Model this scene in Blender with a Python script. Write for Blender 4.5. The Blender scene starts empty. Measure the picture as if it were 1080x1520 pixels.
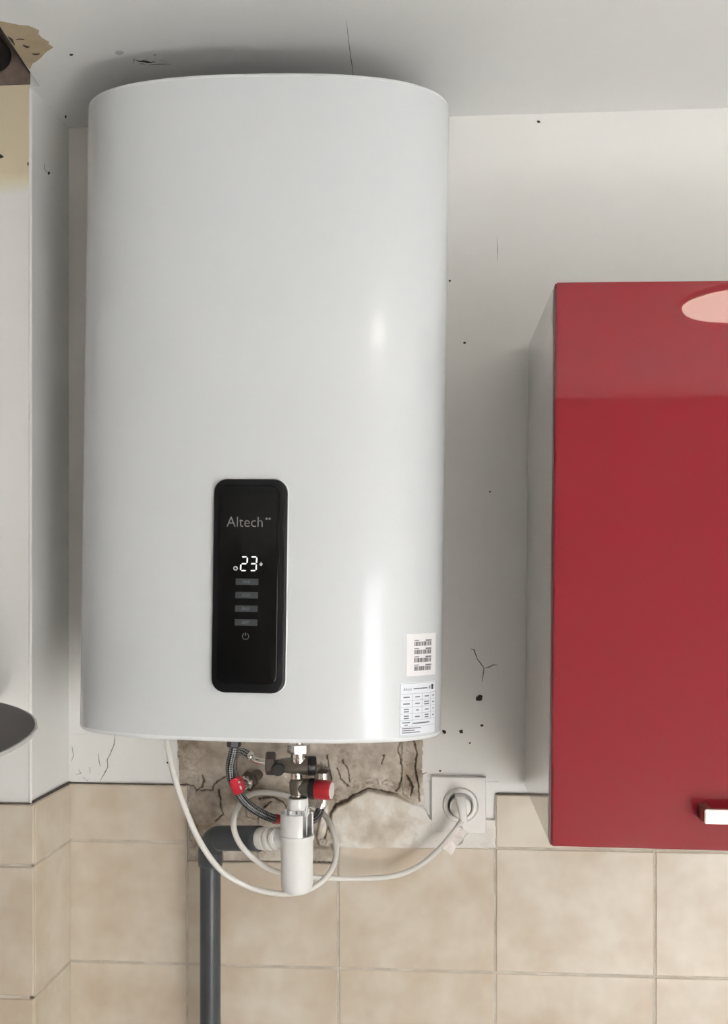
import bpy, bmesh, math, random
from mathutils import Vector, Matrix, noise
random.seed(7)
PI = math.pi
scene = bpy.context.scene
C = scene.collection

# ------------------------------------------------------------------ camera
F = 1480.0            # focal length in pixels of the 1080x1520 frame
D = 1.60              # distance from camera to the back wall
YAW = math.atan(100 / F)
CAMZ = 1.67
HZ = 845.0            # image row of the horizon
cd = bpy.data.cameras.new('camera'); cam = bpy.data.objects.new('camera', cd); C.objects.link(cam)
cam.location = (0, -D, CAMZ); cam.rotation_euler = (PI / 2, 0, YAW)
cd.sensor_fit = 'VERTICAL'; cd.sensor_height = 36.0; cd.sensor_width = 36.0 * 1080 / 1520
cd.lens = 36.0 * F / 1520; cd.shift_y = (HZ - 760) / 1520; cd.clip_start = 0.02
scene.camera = cam
CAM = Vector((0, -D, CAMZ))
FWD = Vector((-math.sin(YAW), math.cos(YAW), 0)); RGT = Vector((math.cos(YAW), math.sin(YAW), 0))

# ------------------------------------------------------------------ light
w = bpy.data.worlds.new('sky'); scene.world = w; w.use_nodes = True
w.node_tree.nodes['Background'].inputs[0].default_value = (0.75, 0.86, 1.0, 1)
w.node_tree.nodes['Background'].inputs[1].default_value = .35
ROOM_L, ROOM_R, ROOM_Y = -2.2, 2.35, -3.35
WIN = (1.30, 2.22, 0.06, 1.62)          # unseen glazed door in the rear wall, opening kept low to bias the light: x0 x1 z0 z1
ld = bpy.data.lights.new('unseen_door_daylight', 'AREA'); ld.shape = 'RECTANGLE'
ld.size = WIN[1] - WIN[0] - 0.06; ld.size_y = WIN[3] - WIN[2] - 0.06
ld.energy = 6.0; ld.color = (.96, 0.985, 1.0)
lo = bpy.data.objects.new('unseen_door_daylight', ld); C.objects.link(lo)
lo.location = ((WIN[0] + WIN[1]) / 2, ROOM_Y - 0.02, (WIN[2] + WIN[3]) / 2); lo.rotation_euler = (PI / 2, 0, 0)
sd_ = bpy.data.lights.new('sun', 'SUN'); sd_.energy = 42; sd_.angle = math.radians(.6); sd_.color = (.985, .99, 1.0)
so_ = bpy.data.objects.new('sun', sd_); C.objects.link(so_)     # sun through the glazed door: a bright patch on the floor
SUN_DIR = Vector((-.72, .55, -1.0)); so_.rotation_euler = SUN_DIR.to_track_quat('-Z', 'Y').to_euler(); so_.location = (2.2, -6, 4)
vs = scene.view_settings
scene.display_settings.display_device = 'sRGB'
vs.view_transform = 'Standard'; vs.look = 'None'; vs.gamma = 1.0; vs.use_curve_mapping = False
vs.exposure = 2.34

# ------------------------------------------------------------------ helpers
def at(px, py, Y):
    d = FWD + RGT * ((px - 540) / F) + Vector((0, 0, (HZ - py) / F))
    return CAM + d * ((Y + D) / d.y)
def atz(px, py, z):
    d = FWD + RGT * ((px - 540) / F) + Vector((0, 0, (HZ - py) / F))
    return CAM + d * ((z - CAMZ) / d.z)
def proj(P):
    v = Vector(P) - CAM; k = v.dot(FWD)
    return 540 + F * v.dot(RGT) / k, HZ - F * v.z / k
def ppm(Y): return F / (Y + D)           # pixels per metre at a depth

def link(name, me, mat, parent=None, local=False):
    o = bpy.data.objects.new(name, me); C.objects.link(o)
    if mat is not None:
        me.materials.clear(); me.materials.append(mat)
    if parent is not None:
        o.parent = parent
        if not local:
            root = Vector((0, 0, 0)); p = parent
            while p is not None:
                root = root + p.location; p = p.parent
            me.transform(Matrix.Translation(-root))
    return o
def mesh(name, V, Fc, smooth=False, sharp=None):
    me = bpy.data.meshes.new(name); me.from_pydata([tuple(v) for v in V], [], Fc); me.validate()
    bm = bmesh.new(); bm.from_mesh(me); bmesh.ops.recalc_face_normals(bm, faces=bm.faces)
    if smooth:
        for f in bm.faces: f.smooth = True
        a = math.radians(sharp or 35)
        for e in bm.edges:
            if len(e.link_faces) == 2 and e.calc_face_angle(0) > a: e.smooth = False
    bm.to_mesh(me); bm.free()
    return me
class MB:
    def __init__(s): s.V = []; s.F = []
    def add(s, V, Fc):
        n = len(s.V); s.V += [Vector(v) for v in V]; s.F += [tuple(i + n for i in f) for f in Fc]; return s
    def box(s, a, b):
        x0, y0, z0 = a; x1, y1, z1 = b
        return s.add([(x0,y0,z0),(x1,y0,z0),(x1,y1,z0),(x0,y1,z0),(x0,y0,z1),(x1,y0,z1),(x1,y1,z1),(x0,y1,z1)],
                     [(0,3,2,1),(4,5,6,7),(0,1,5,4),(1,2,6,5),(2,3,7,6),(3,0,4,7)])
    def layers(s, rings, cap0=True, cap1=True):
        n = len(rings[0]); V = [p for r in rings for p in r]; Fc = []
        for k in range(len(rings) - 1):
            for i in range(n):
                j = (i + 1) % n
                Fc.append((k*n+i, k*n+j, (k+1)*n+j, (k+1)*n+i))
        if cap0: Fc.append(tuple(range(n))[::-1])
        if cap1: Fc.append(tuple(range((len(rings)-1)*n, len(rings)*n)))
        return s.add(V, Fc)
    def lathe(s, prof, o, axis, seg=28, a0=0, a1=2*PI, ref=None):
        o = Vector(o); ax = Vector(axis).normalized()
        r = Vector(ref) if ref else (Vector((0,0,1)) if abs(ax.z) < .9 else Vector((1,0,0)))
        e1 = (r - ax * r.dot(ax)).normalized(); e2 = ax.cross(e1)
        full = abs(a1 - a0 - 2*PI) < 1e-6; n = seg if full else seg + 1
        V = []; Fc = []
        for (rr, h) in prof:
            for i in range(n):
                a = a0 + (a1 - a0) * i / seg
                V.append(o + ax * h + (e1 * math.cos(a) + e2 * math.sin(a)) * rr)
        for k in range(len(prof) - 1):
            for i in range(seg):
                j = (i + 1) % n
                Fc.append((k*n+i, k*n+j, (k+1)*n+j, (k+1)*n+i))
        if full:
            if prof[0][0] > 1e-6: Fc.append(tuple(range(n))[::-1])
            if prof[-1][0] > 1e-6: Fc.append(tuple(range((len(prof)-1)*n, len(prof)*n)))
        return s.add(V, Fc)
    def hexnut(s, o, axis, r, h, ref=None, c=.12):
        ax = Vector(axis).normalized(); o = Vector(o)
        rf = Vector(ref) if ref else (Vector((0,0,1)) if abs(ax.z) < .9 else Vector((1,0,0)))
        e1 = (rf - ax * rf.dot(ax)).normalized(); e2 = ax.cross(e1)
        def ring(rr, hh): return [o + ax*hh + (e1*math.cos(PI/3*i+.3) + e2*math.sin(PI/3*i+.3))*rr for i in range(6)]
        return s.layers([ring(r*(1-c), 0), ring(r, h*c), ring(r, h*(1-c)), ring(r*(1-c), h)])
    def build(s, name, mat, parent=None, smooth=False, local=False, sharp=None):
        return link(name, mesh(name, s.V, s.F, smooth, sharp), mat, parent, local)
def catmull(P, n=8):
    P = [Vector(p) for p in P]; out = []
    Q = [P[0]*2 - P[1]] + P + [P[-1]*2 - P[-2]]
    for i in range(1, len(Q) - 2):
        a, b, c, d = Q[i-1], Q[i], Q[i+1], Q[i+2]
        for k in range(n):
            t = k / n
            out.append(.5*((2*b) + (c-a)*t + (2*a-5*b+4*c-d)*t*t + (3*b-a-3*c+d)*t**3))
    out.append(P[-1]); return out
def sweep(name, P, rad, mat, parent=None, seg=14, n=8, smooth_path=True, local=False):
    P = catmull(P, n) if smooth_path else [Vector(p) for p in P]
    m = len(P); R = rad if callable(rad) else (lambda t: rad)
    T = [(P[min(i+1, m-1)] - P[max(i-1, 0)]).normalized() for i in range(m)]
    u = T[0].orthogonal().normalized(); V = []; Fc = []; UV = []; L = 0; Ls = []
    for i in range(m):
        if i: L += (P[i]-P[i-1]).length
        Ls.append(L)
        u = (u - T[i]*u.dot(T[i])).normalized(); v = T[i].cross(u)
        for k in range(seg):
            a = 2*PI*k/seg; V.append(P[i] + (u*math.cos(a) + v*math.sin(a))*R(i/(m-1)))
    uvs = []
    for i in range(m-1):
        for k in range(seg):
            j = (k+1) % seg
            Fc.append((i*seg+k, i*seg+j, (i+1)*seg+j, (i+1)*seg+k))
            uvs += [(k/seg, Ls[i]), ((k+1)/seg, Ls[i]), ((k+1)/seg, Ls[i+1]), (k/seg, Ls[i+1])]
    Fc.append(tuple(range(seg))[::-1]); Fc.append(tuple(range((m-1)*seg, m*seg)))
    uvs += [(0, 0)] * (2*seg)
    me = bpy.data.meshes.new(name); me.from_pydata([tuple(v) for v in V], [], Fc)
    uvl = me.uv_layers.new(name='UVMap')
    for i, q in enumerate(uvs): uvl.data[i].uv = q
    for f in me.polygons: f.use_smooth = len(f.vertices) == 4
    return link(name, me, mat, parent, local)
def tag(o, label=None, cat=None, group=None, kind=None):
    if label: o['label'] = label
    if cat: o['category'] = cat
    if group: o['group'] = group
    if kind: o['kind'] = kind
    return o
def empty(name, loc, label, cat, group=None, rot=(0,0,0)):
    o = bpy.data.objects.new(name, None); C.objects.link(o); o.location = loc; o.rotation_euler = rot
    o.empty_display_size = .05
    return tag(o, label, cat, group)
def struct(name, mb, mat, label=None, **k):
    return tag(mb.build(name, mat, **k), label, None, None, 'structure')
def rrect(w_, h_, r, n=6):
    P = []
    for (cx, cz, a) in ((w_/2-r, h_/2-r, 0), (-w_/2+r, h_/2-r, PI/2), (-w_/2+r, -h_/2+r, PI), (w_/2-r, -h_/2+r, 1.5*PI)):
        for i in range(n+1):
            t = a + PI/2*i/n; P.append((cx + r*math.cos(t), cz + r*math.sin(t)))
    return P
def rplate(mb, w_, h_, r, y0, y1, c=.002, cx=0, cz=0, n=6):
    """rounded plate in the XZ plane; y0 back, y1 front (y1 < y0)"""
    o = rrect(w_, h_, r, n); i = rrect(w_-2*c, h_-2*c, max(r-c, .0002), n)
    mid = rrect(w_-.6*c, h_-.6*c, max(r-.3*c, .0002), n)
    return mb.layers([[(cx+x, y0, cz+z) for x, z in o], [(cx+x, y1+c, cz+z) for x, z in o],
                      [(cx+x, y1+.3*c, cz+z) for x, z in mid], [(cx+x, y1, cz+z) for x, z in i]])
def text_mesh(s, size, bold=0.0):
    cu = bpy.data.curves.new('t', 'FONT'); cu.body = s; cu.size = size; cu.align_x = 'CENTER'; cu.align_y = 'CENTER'
    cu.resolution_u = 3; cu.offset = bold
    o = bpy.data.objects.new('t', cu); C.objects.link(o)
    me = bpy.data.meshes.new_from_object(o.evaluated_get(bpy.context.evaluated_depsgraph_get()))
    V = [v.co.copy() for v in me.vertices]; Fc = [tuple(p.vertices) for p in me.polygons]
    bpy.data.objects.remove(o); bpy.data.curves.remove(cu); bpy.data.meshes.remove(me)
    return V, Fc

# ------------------------------------------------------------------ materials
MATS = {}
def mat(name, col, rough=.5, metal=0., coat=0., vary=None, vscale=6., bump=0., bscale=60., emit=0., coat_rough=.05, spec=.5, vdetail=6, trans=0.):
    if name in MATS: return MATS[name]
    m = bpy.data.materials.new(name); m.use_nodes = True; nt = m.node_tree; b = nt.nodes['Principled BSDF']
    b.inputs['Base Color'].default_value = (*col, 1); b.inputs['Roughness'].default_value = rough
    b.inputs['Metallic'].default_value = metal; b.inputs['Coat Weight'].default_value = coat
    b.inputs['Coat Roughness'].default_value = coat_rough; b.inputs['Specular IOR Level'].default_value = spec
    if trans: b.inputs['Transmission Weight'].default_value = trans
    if emit:
        b.inputs['Emission Color'].default_value = (*col, 1); b.inputs['Emission Strength'].default_value = emit
    tc = nt.nodes.new('ShaderNodeTexCoord')
    geo = nt.nodes.new('ShaderNodeNewGeometry')
    if vary is not None:
        n = nt.nodes.new('ShaderNodeTexNoise'); n.inputs['Scale'].default_value = vscale; n.inputs['Detail'].default_value = vdetail
        n.inputs['Roughness'].default_value = .6
        nt.links.new(geo.outputs['Position'], n.inputs['Vector'])
        r = nt.nodes.new('ShaderNodeValToRGB'); r.color_ramp.elements[0].position = .34; r.color_ramp.elements[1].position = .68
        r.color_ramp.elements[0].color = (*vary, 1); r.color_ramp.elements[1].color = (*col, 1)
        nt.links.new(n.outputs['Fac'], r.inputs['Fac']); nt.links.new(r.outputs['Color'], b.inputs['Base Color'])
    if bump:
        n2 = nt.nodes.new('ShaderNodeTexNoise'); n2.inputs['Scale'].default_value = bscale; n2.inputs['Detail'].default_value = 5
        nt.links.new(geo.outputs['Position'], n2.inputs['Vector'])
        bp = nt.nodes.new('ShaderNodeBump'); bp.inputs['Strength'].default_value = bump; bp.inputs['Distance'].default_value = .004
        nt.links.new(n2.outputs['Fac'], bp.inputs['Height']); nt.links.new(bp.outputs['Normal'], b.inputs['Normal'])
    MATS[name] = m; return m
M_WALL = mat('wall_paint', (.85, .845, .815), .75, vary=(.82, .81, .775), vscale=3, bump=.12, bscale=25)
M_ROOM = mat('warm_room_paint', (.46, .38, .345), .7)
M_ROOM2 = mat('muted_room_paint', (.78, .75, .72), .7)
M_CEIL = mat('ceiling_paint', (.84, .84, .825), .8, vary=(.81, .81, .79), vscale=2.5, bump=.1, bscale=18)
M_FLOOR = mat('floor_tile', (.62, .61, .59), .35, vary=(.56, .55, .53), vscale=8)
M_TILE = mat('tile_glaze', (.70, .635, .535), .32, vary=(.585, .485, .37), vscale=10, vdetail=3, bump=.05, bscale=30)
M_GROUT = mat('grout', (.68, .63, .55), .9, vary=(.50, .44, .36), vscale=25, bump=.4, bscale=150)
M_WHITE = mat('heater_enamel', (.635, .66, .675), .34, coat=.55, coat_rough=.11)
M_CAP = mat('heater_plastic', (.76, .78, .79), .4)
M_BLACK = mat('panel_black', (.008, .008, .009), .3, spec=.18)
M_SCREEN = mat('panel_glass', (.005, .005, .005), .12, spec=.16)
M_LOGO = mat('logo_grey', (.24, .225, .215), .5)
M_LED = mat('led_white', (.95, .97, .93), .5, emit=.11)
M_BAR = mat('bar_grey', (.042, .047, .053), .5)
M_BARTXT = mat('bar_text', (.16, .17, .18), .5)
M_STICK = mat('sticker_paper', (.83, .82, .82), .5)
M_STICK2 = mat('sticker_film', (.80, .83, .87), .35)
M_INK = mat('ink_black', (.03, .03, .035), .6)
M_INKG = mat('ink_grey', (.20, .21, .25), .6)
M_INKL = mat('ink_line', (.36, .38, .44), .6)
M_BRASS = mat('nickel_brass', (.26, .235, .20), .34, metal=.9, vary=(.20, .18, .15), vscale=90)
M_CHROME = mat('chrome', (.80, .77, .72), .12, metal=1.)
M_DNUT = mat('dark_nut', (.13, .105, .09), .4, metal=.6)
M_BLKP = mat('black_plastic', (.014, .012, .012), .35)
M_REDK = mat('red_knob', (.42, .012, .022), .35, coat=.3)
M_WPL = mat('white_plastic', (.78, .765, .72), .35)
M_WPL2 = mat('siphon_plastic', (.82, .82, .80), .3)
M_PVC = mat('grey_pvc', (.062, .07, .076), .34, vary=(.05, .056, .06), vscale=20)
M_CORD = mat('cord_white', (.74, .72, .67), .42)
M_SOCK = mat('socket_plastic', (.84, .815, .78), .35)
M_RED = mat('cabinet_red', (.255, .011, .020), .6, coat=.75, coat_rough=.015, spec=.1)
M_REDE = mat('door_edge', (.10, .008, .013), .3)
M_CARC = mat('cabinet_white', (.62, .56, .53), .12, coat=.6, vary=(.60, .54, .505), vscale=3)
M_HAND = mat('handle_nickel', (.42, .38, .335), .38, metal=1.)
M_HOODG = mat('smoked_glass', (.065, .055, .05), .5, spec=.25)
M_HOODE = mat('glass_edge', (.55, .55, .53), .25)
M_STEEL = mat('hood_steel', (.45, .44, .43), .3, metal=1.)
M_CRACK = mat('crack_dirt', (.05, .04, .033), .95)
M_STAIN = mat('smudge', (.16, .15, .135), .95, vary=(.45, .44, .41), vscale=160)
M_BARE = mat('bare_plaster', (.53, .44, .30), .95, vary=(.45, .36, .235), vscale=22, bump=.4, bscale=70)
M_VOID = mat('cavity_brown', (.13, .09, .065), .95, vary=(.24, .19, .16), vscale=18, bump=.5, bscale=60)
M_TAG = mat('red_tag', (.62, .018, .04), .45)
M_FILM = mat('flag_film', (.78, .72, .66), .3)

# braided hose: woven steel from the sweep's own UVs
def braid_mat(name, dark, light, per, rows):
    m = bpy.data.materials.new(name); m.use_nodes = True; nt = m.node_tree; b = nt.nodes['Principled BSDF']
    uv = nt.nodes.new('ShaderNodeUVMap'); sep = nt.nodes.new('ShaderNodeSeparateXYZ'); nt.links.new(uv.outputs[0], sep.inputs[0])
    def math_(op, a, bb):
        n = nt.nodes.new('ShaderNodeMath'); n.operation = op
        for i, q in enumerate((a, bb)):
            if q is None: continue
            if isinstance(q, (int, float)): n.inputs[i].default_value = q
            else: nt.links.new(q, n.inputs[i])
        return n.outputs[0]
    U = math_('MULTIPLY', sep.outputs[0], per*2*PI); Vv = math_('MULTIPLY', sep.outputs[1], rows)
    a = math_('SINE', math_('ADD', U, Vv), None); c = math_('SINE', math_('SUBTRACT', U, Vv), None)
    h = math_('MULTIPLY', a, c); f = math_('ADD', math_('MULTIPLY', h, .5), .5)
    r = nt.nodes.new('ShaderNodeValToRGB'); r.color_ramp.elements[0].position = .35; r.color_ramp.elements[1].position = .7
    r.color_ramp.elements[0].color = (*dark, 1); r.color_ramp.elements[1].color = (*light, 1)
    nt.links.new(f, r.inputs[0]); nt.links.new(r.outputs[0], b.inputs['Base Color'])
    b.inputs['Metallic'].default_value = .75; b.inputs['Roughness'].default_value = .32
    bp = nt.nodes.new('ShaderNodeBump'); bp.inputs['Strength'].default_value = .6; bp.inputs['Distance'].default_value = .001
    nt.links.new(f, bp.inputs['Height']); nt.links.new(bp.outputs[0], b.inputs['Normal'])
    return m
M_BRAID = braid_mat('braided_steel', (.03, .03, .032), (.50, .48, .44), 5, 1100)
M_BRAIDD = braid_mat('braided_dark', (.018, .018, .02), (.30, .30, .30), 5, 1100)

# ------------------------------------------------------------------ room shell
ZC = at(700, 172, 0).z
xcb = at(102, 700, 0).x                     # inner corner of the chimney breast with the back wall
YC = -0.139                                 # front of the chimney breast
xcf = at(46, 700, YC).x
m = MB().box((xcb-.02, 0, 0), (ROOM_R, .12, ZC+.3))
wall = struct('wall_back', m, M_WALL, 'white painted plaster wall behind the water heater')
m = MB()
fp = [(ROOM_L, YC), (xcf, YC), (xcb, 0), (xcb, .12), (ROOM_L, .12)]
m.layers([[(x, y, 0) for x, y in fp], [(x, y, ZC+.3) for x, y in fp]])
breast = struct('wall_left', m, M_WALL, 'white projecting chimney breast at the left edge')
NX0, NX1, NY0 = -1.15, xcf+.003, -.50      # notch broken into the ceiling above the chimney breast
m = MB()
ca, cb_ = atz(44.5, 110, ZC), atz(0, 42, ZC)
cc = ca + (cb_-ca)*((NY0-ca.y)/(cb_.y-ca.y))             # the ceiling sheet is broken off along this line
cp = [(xcb-.03, .05), (ROOM_R+.05, .05), (ROOM_R+.05, ROOM_Y-.05), (cc.x, ROOM_Y-.05), (cc.x, NY0), (ca.x, YC-.003), (xcf-.03, YC+.004)]
m.layers([[(x, y, ZC) for x, y in cp], [(x, y, ZC+.03) for x, y in cp]])
NX1 = cc.x
m.box((NX0, ROOM_Y-.05, ZC), (NX1, NY0, ZC+.03)).box((ROOM_L-.05, ROOM_Y-.05, ZC), (NX0, YC+.02, ZC+.03))
ceil = struct('ceiling', m, M_CEIL, 'white painted ceiling with a peeling corner')
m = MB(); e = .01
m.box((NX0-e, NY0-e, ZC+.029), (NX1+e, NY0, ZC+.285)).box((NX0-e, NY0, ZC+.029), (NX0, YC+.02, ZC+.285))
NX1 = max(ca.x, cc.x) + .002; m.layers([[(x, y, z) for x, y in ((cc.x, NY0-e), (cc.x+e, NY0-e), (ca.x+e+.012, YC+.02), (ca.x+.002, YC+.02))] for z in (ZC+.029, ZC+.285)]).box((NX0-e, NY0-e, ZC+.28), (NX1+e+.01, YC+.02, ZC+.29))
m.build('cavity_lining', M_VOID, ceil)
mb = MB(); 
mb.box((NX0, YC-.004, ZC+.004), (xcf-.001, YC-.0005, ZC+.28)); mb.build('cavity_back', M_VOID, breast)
struct('floor', MB().box((ROOM_L, ROOM_Y, -.05), (ROOM_R, .12, 0)), M_FLOOR, 'beige tiled kitchen floor')
struct('wall_right', MB().box((ROOM_R, ROOM_Y, 0), (ROOM_R+.1, .12, ZC+.03)), M_WALL, 'white side wall of the kitchen')
struct('wall_far_left', MB().box((ROOM_L-.1, ROOM_Y, 0), (ROOM_L, .12, ZC+.03)), M_ROOM2, 'muted beige far side wall of the kitchen')
m = MB(); a, b = ROOM_Y-.15, ROOM_Y
m.box((ROOM_L, a, 0), (WIN[0], b, ZC+.03)).box((WIN[1], a, 0), (ROOM_R, b, ZC+.03))
m.box((WIN[0], a, 0), (WIN[1], b, WIN[2])).box((WIN[0], a, WIN[3]), (WIN[1], b, ZC+.03))
struct('wall_rear', m, M_ROOM, 'warm brown rear wall with a glazed door')
m = MB(); t = .035
m.box((WIN[0], b-.10, WIN[2]), (WIN[0]+t, b-.06, WIN[3])).box((WIN[1]-t, b-.10, WIN[2]), (WIN[1], b-.06, WIN[3]))
m.box((WIN[0], b-.10, WIN[2]), (WIN[1], b-.06, WIN[2]+t)).box((WIN[0], b-.10, WIN[3]-t), (WIN[1], b-.06, WIN[3]))
struct('window_1', m, M_WPL, 'white window frame in the rear wall')

# ---- tiles
GR = .0028
TZ = at(735, 1257, 0).z; TZ2 = at(735, 1441, 0).z; TH = TZ - TZ2
ZT = at(200, 1164, 0).z                     # top of the cut course
XS = [xcb, at(279, 1340, 0).x, at(502, 1340, 0).x, at(734, 1340, 0).x, at(970, 1340, 0).x]
TW = XS[4] - XS[3]
while XS[-1] < 1.15: XS.append(XS[-1] + TW)
def tile(parent, p0, ux, w_, z0, z1, nrm, th=.007, tops=None):
    """bevelled tile: p0 lower-left on the wall, ux direction along the wall, nrm outward; tops = optional ragged top heights"""
    ux = Vector(ux); nrm = Vector(nrm); c = .0016; mb = MB(); jit = random.uniform(-.0005, .0005)
    pts = [(0, z0), (w_, z0)] + ([(w_, z1), (0, z1)] if not tops else tops)
    cx = w_/2; cz = (z0+z1)/2
    def P(x, z, d): q = Vector(p0) + ux*x + nrm*d; return Vector((q.x, q.y, z))
    def ins(x, z): return (x + (c if x < cx else -c), z + (c if z < cz else -c))
    mb.layers([[P(x, z, .0005) for x, z in pts], [P(x, z, th-c+jit) for x, z in pts], [P(*ins(x, z), th+jit) for x, z in pts]])
    return mb.build('tile', M_TILE, parent)
for gx0, gx1, gz in ((xcb, XS[1], ZT-.002), (XS[1], XS[2], at(400, 1281, 0).z), (XS[2], XS[3], TZ-.002), (XS[3], 1.15, at(755, 1180, 0).z)):
    MB().box((gx0, -.0056, .5), (gx1, .001, gz)).build('grout', M_GROUT, wall)
nrows = 4
for i in range(len(XS) - 1):
    x0, x1 = XS[i], XS[i+1]
    for r in range(nrows):
        z1 = TZ - TH*r; z0 = z1 - TH; tops = None
        if i == 1 and r == 0:
            q = at(400, 1279, 0).z
            tops = [(x1-x0-2*GR/2, q), ((x1-x0)*.55, q+.0012), ((x1-x0)*.25, q-.0008), (0, q+.001)]
            z1 = q
        tile(wall, (x0+GR/2, 0, 0), (1,0,0), x1-x0-GR, z0+GR/2, z1-GR/2, (0,-1,0), tops=tops)
    if i == 0: tile(wall, (x0+GR/2, 0, 0), (1,0,0), x1-x0-GR, TZ+GR/2, ZT, (0,-1,0))
    if i >= 3: tile(wall, (x0+GR/2, 0, 0), (1,0,0), x1-x0-GR, TZ+GR/2, at(755, 1179, 0).z, (0,-1,0))
# chimney breast: return and front
rv = Vector((xcb-xcf, -YC, 0)); rl = rv.length; ru = rv / rl; rn = Vector((ru.y, -ru.x, 0))
for r in range(-1, nrows):
    z1 = ZT if r < 0 else TZ - TH*r; z0 = TZ if r < 0 else z1 - TH
    tile(breast, (xcf, YC, 0), ru, rl-.009, z0+GR/2, z1-GR/2 if r >= 0 else z1, rn)
    for k in range(2):
        x1 = xcf + .0065 - TW*k
        tile(breast, (x1-TW+GR, YC, 0), (1,0,0), TW-GR, z0+GR/2, (z1-GR/2 if r >= 0 else z1)-.0015, (0,-1,0))
m = MB().box((xcf-2*TW, YC-.0056, .5), (xcf, YC+.001, ZT-.004)); m.build('grout', M_GROUT, breast)
pp = [Vector((xcf, YC, 0)), Vector((xcb, 0, 0))]
m = MB(); q = [p + rn*d for d in (-.001, .0056) for p in (pp if d < 0 else pp[::-1])]
m.layers([[(p.x, p.y, .5) for p in q], [(p.x, p.y, ZT-.003) for p in q]]); m.build('grout', M_GROUT, breast)

# dark strips that paint the gap shadow along the top of the tiles
M_GAPSHADE = mat('gap_shade', (.20, .16, .125), .9, vary=(.09, .07, .055), vscale=60)
MB().box((xcb+.001, -.004, ZT-.001), (XS[1]-.002, .0005, ZT+.0018)).build('gap_shade_strip', M_GAPSHADE, wall)
MB().box((XS[3]+.001, -.004, at(755, 1179, 0).z-.001), (XS[4], .0005, at(755, 1179, 0).z+.0025)).build('gap_shade_strip', M_GAPSHADE, wall)
MB().box((xcf-TW, YC-.004, ZT-.003), (xcf, YC+.0005, ZT+.0003)).build('gap_shade_strip', M_GAPSHADE, breast)
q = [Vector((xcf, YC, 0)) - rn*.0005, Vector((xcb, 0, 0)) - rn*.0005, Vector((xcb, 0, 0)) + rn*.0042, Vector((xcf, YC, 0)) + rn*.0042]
MB().layers([[(p.x, p.y, ZT-.0008) for p in q], [(p.x, p.y, ZT+.0026) for p in q]]).build('gap_shade_strip', M_GAPSHADE, breast)

# ---- rough repair plaster behind the valves (real relief)
def inpoly(x, y, P):
    c = False; j = len(P) - 1
    for i in range(len(P)):
        xi, yi = P[i]; xj, yj = P[j]
        if (yi > y) != (yj > y) and x < (xj-xi)*(y-yi)/(yj-yi) + xi: c = not c
        j = i
    return c
BB = {}
def dpoly(x, y, P, closed=True):
    bb = BB.get(id(P))
    if bb is None: bb = BB[id(P)] = (min(p[0] for p in P)-12, max(p[0] for p in P)+12, min(p[1] for p in P)-12, max(p[1] for p in P)+12, P)
    if x < bb[0] or x > bb[1] or y < bb[2] or y > bb[3]: return 99.
    d = 1e9
    for i in range(len(P) if closed else len(P)-1):
        ax, ay = P[i]; bx, by = P[(i+1) % len(P)]
        vx, vy = bx-ax, by-ay; L = vx*vx + vy*vy or 1e-9
        t = max(0, min(1, ((x-ax)*vx + (y-ay)*vy)/L))
        d = min(d, math.hypot(x-ax-t*vx, y-ay-t*vy))
    return d
REG = [(262,1050),(630,1050),(627,1120),(629,1196),(640,1215),(735,1215),(735,1257),(503,1257),(503,1283),(281,1283),(281,1168),(266,1161)]
P2 = [(491,1250),(489,1226),(491,1206),(500,1194),(516,1188),(523,1181),(532,1178),(546,1170),(560,1174),(590,1179),(604,1187),(630,1195),(740,1195),(740,1262),(494,1262)]
P4 = [(594,1040),(617,1040),(620,1100),(626,1150),(624,1193),(612,1190),(598,1178),(594,1150),(596,1110)]
PARCH = [(383,1276),(383,1208),(390,1194),(402,1187),(416,1190),(427,1202),(430,1276)]
PBAND = [(331,1277),(331,1262),(360,1258),(420,1256),(490,1258),(500,1262),(501,1277)]
PLEFT = [(268,1163),(283,1172),(296,1166),(300,1152),(322,1152),(326,1160),(318,1172),(330,1196),(326,1215),(300,1240),(282,1282),(268,1282)]
PCOL = [(366,1170),(384,1170),(384,1215),(366,1212)]
PRIGHT = [(476,1180),(487,1178),(490,1196),(488,1224),(494,1248),(487,1256),(474,1254),(470,1240),(475,1214)]
CR = [[(268,1163),(288,1166),(293,1172),(300,1167),(304,1158),(301,1150)], [(300,1172),(316,1172),(318,1164),(326,1158),(334,1152)],
      [(326,1172),(328,1196),(331,1208),(320,1218)], [(594,1100),(590,1112),(594,1126),(597,1144),(593,1166),(588,1174)],
      [(613,1098),(619,1118),(616,1140),(620,1160),(622,1188)], [(604,1150),(612,1166),(609,1180)],
      [(384,1186),(394,1183),(406,1183),(420,1190),(428,1202)], [(384,1213),(392,1198),(402,1189)],
      [(279,1172),(279,1282)], [(328,1279),(502,1279)], [(336,1256),(350,1256)],
      [(508,1128),(516,1142),(519,1160)], [(500,1140),(506,1156),(516,1166)], [(486,1120),(488,1140)], [(470,1280),(501,1280)],
      [(489,1232),(490,1208),(499,1193),(515,1187),(523,1180)], [(523,1180),(533,1176),(546,1169),(562,1172),(590,1178)],
      [(570,1120),(566,1132)], [(484,1216),(487,1228),(483,1240)]]
RIDGE = [(523,1168),(545,1162),(570,1163),(592,1170)]; RIDGE2 = [(470,1132),(492,1165),(500,1190)]
def smooth(d, w_): return max(0., min(1., d/w_))
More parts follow.
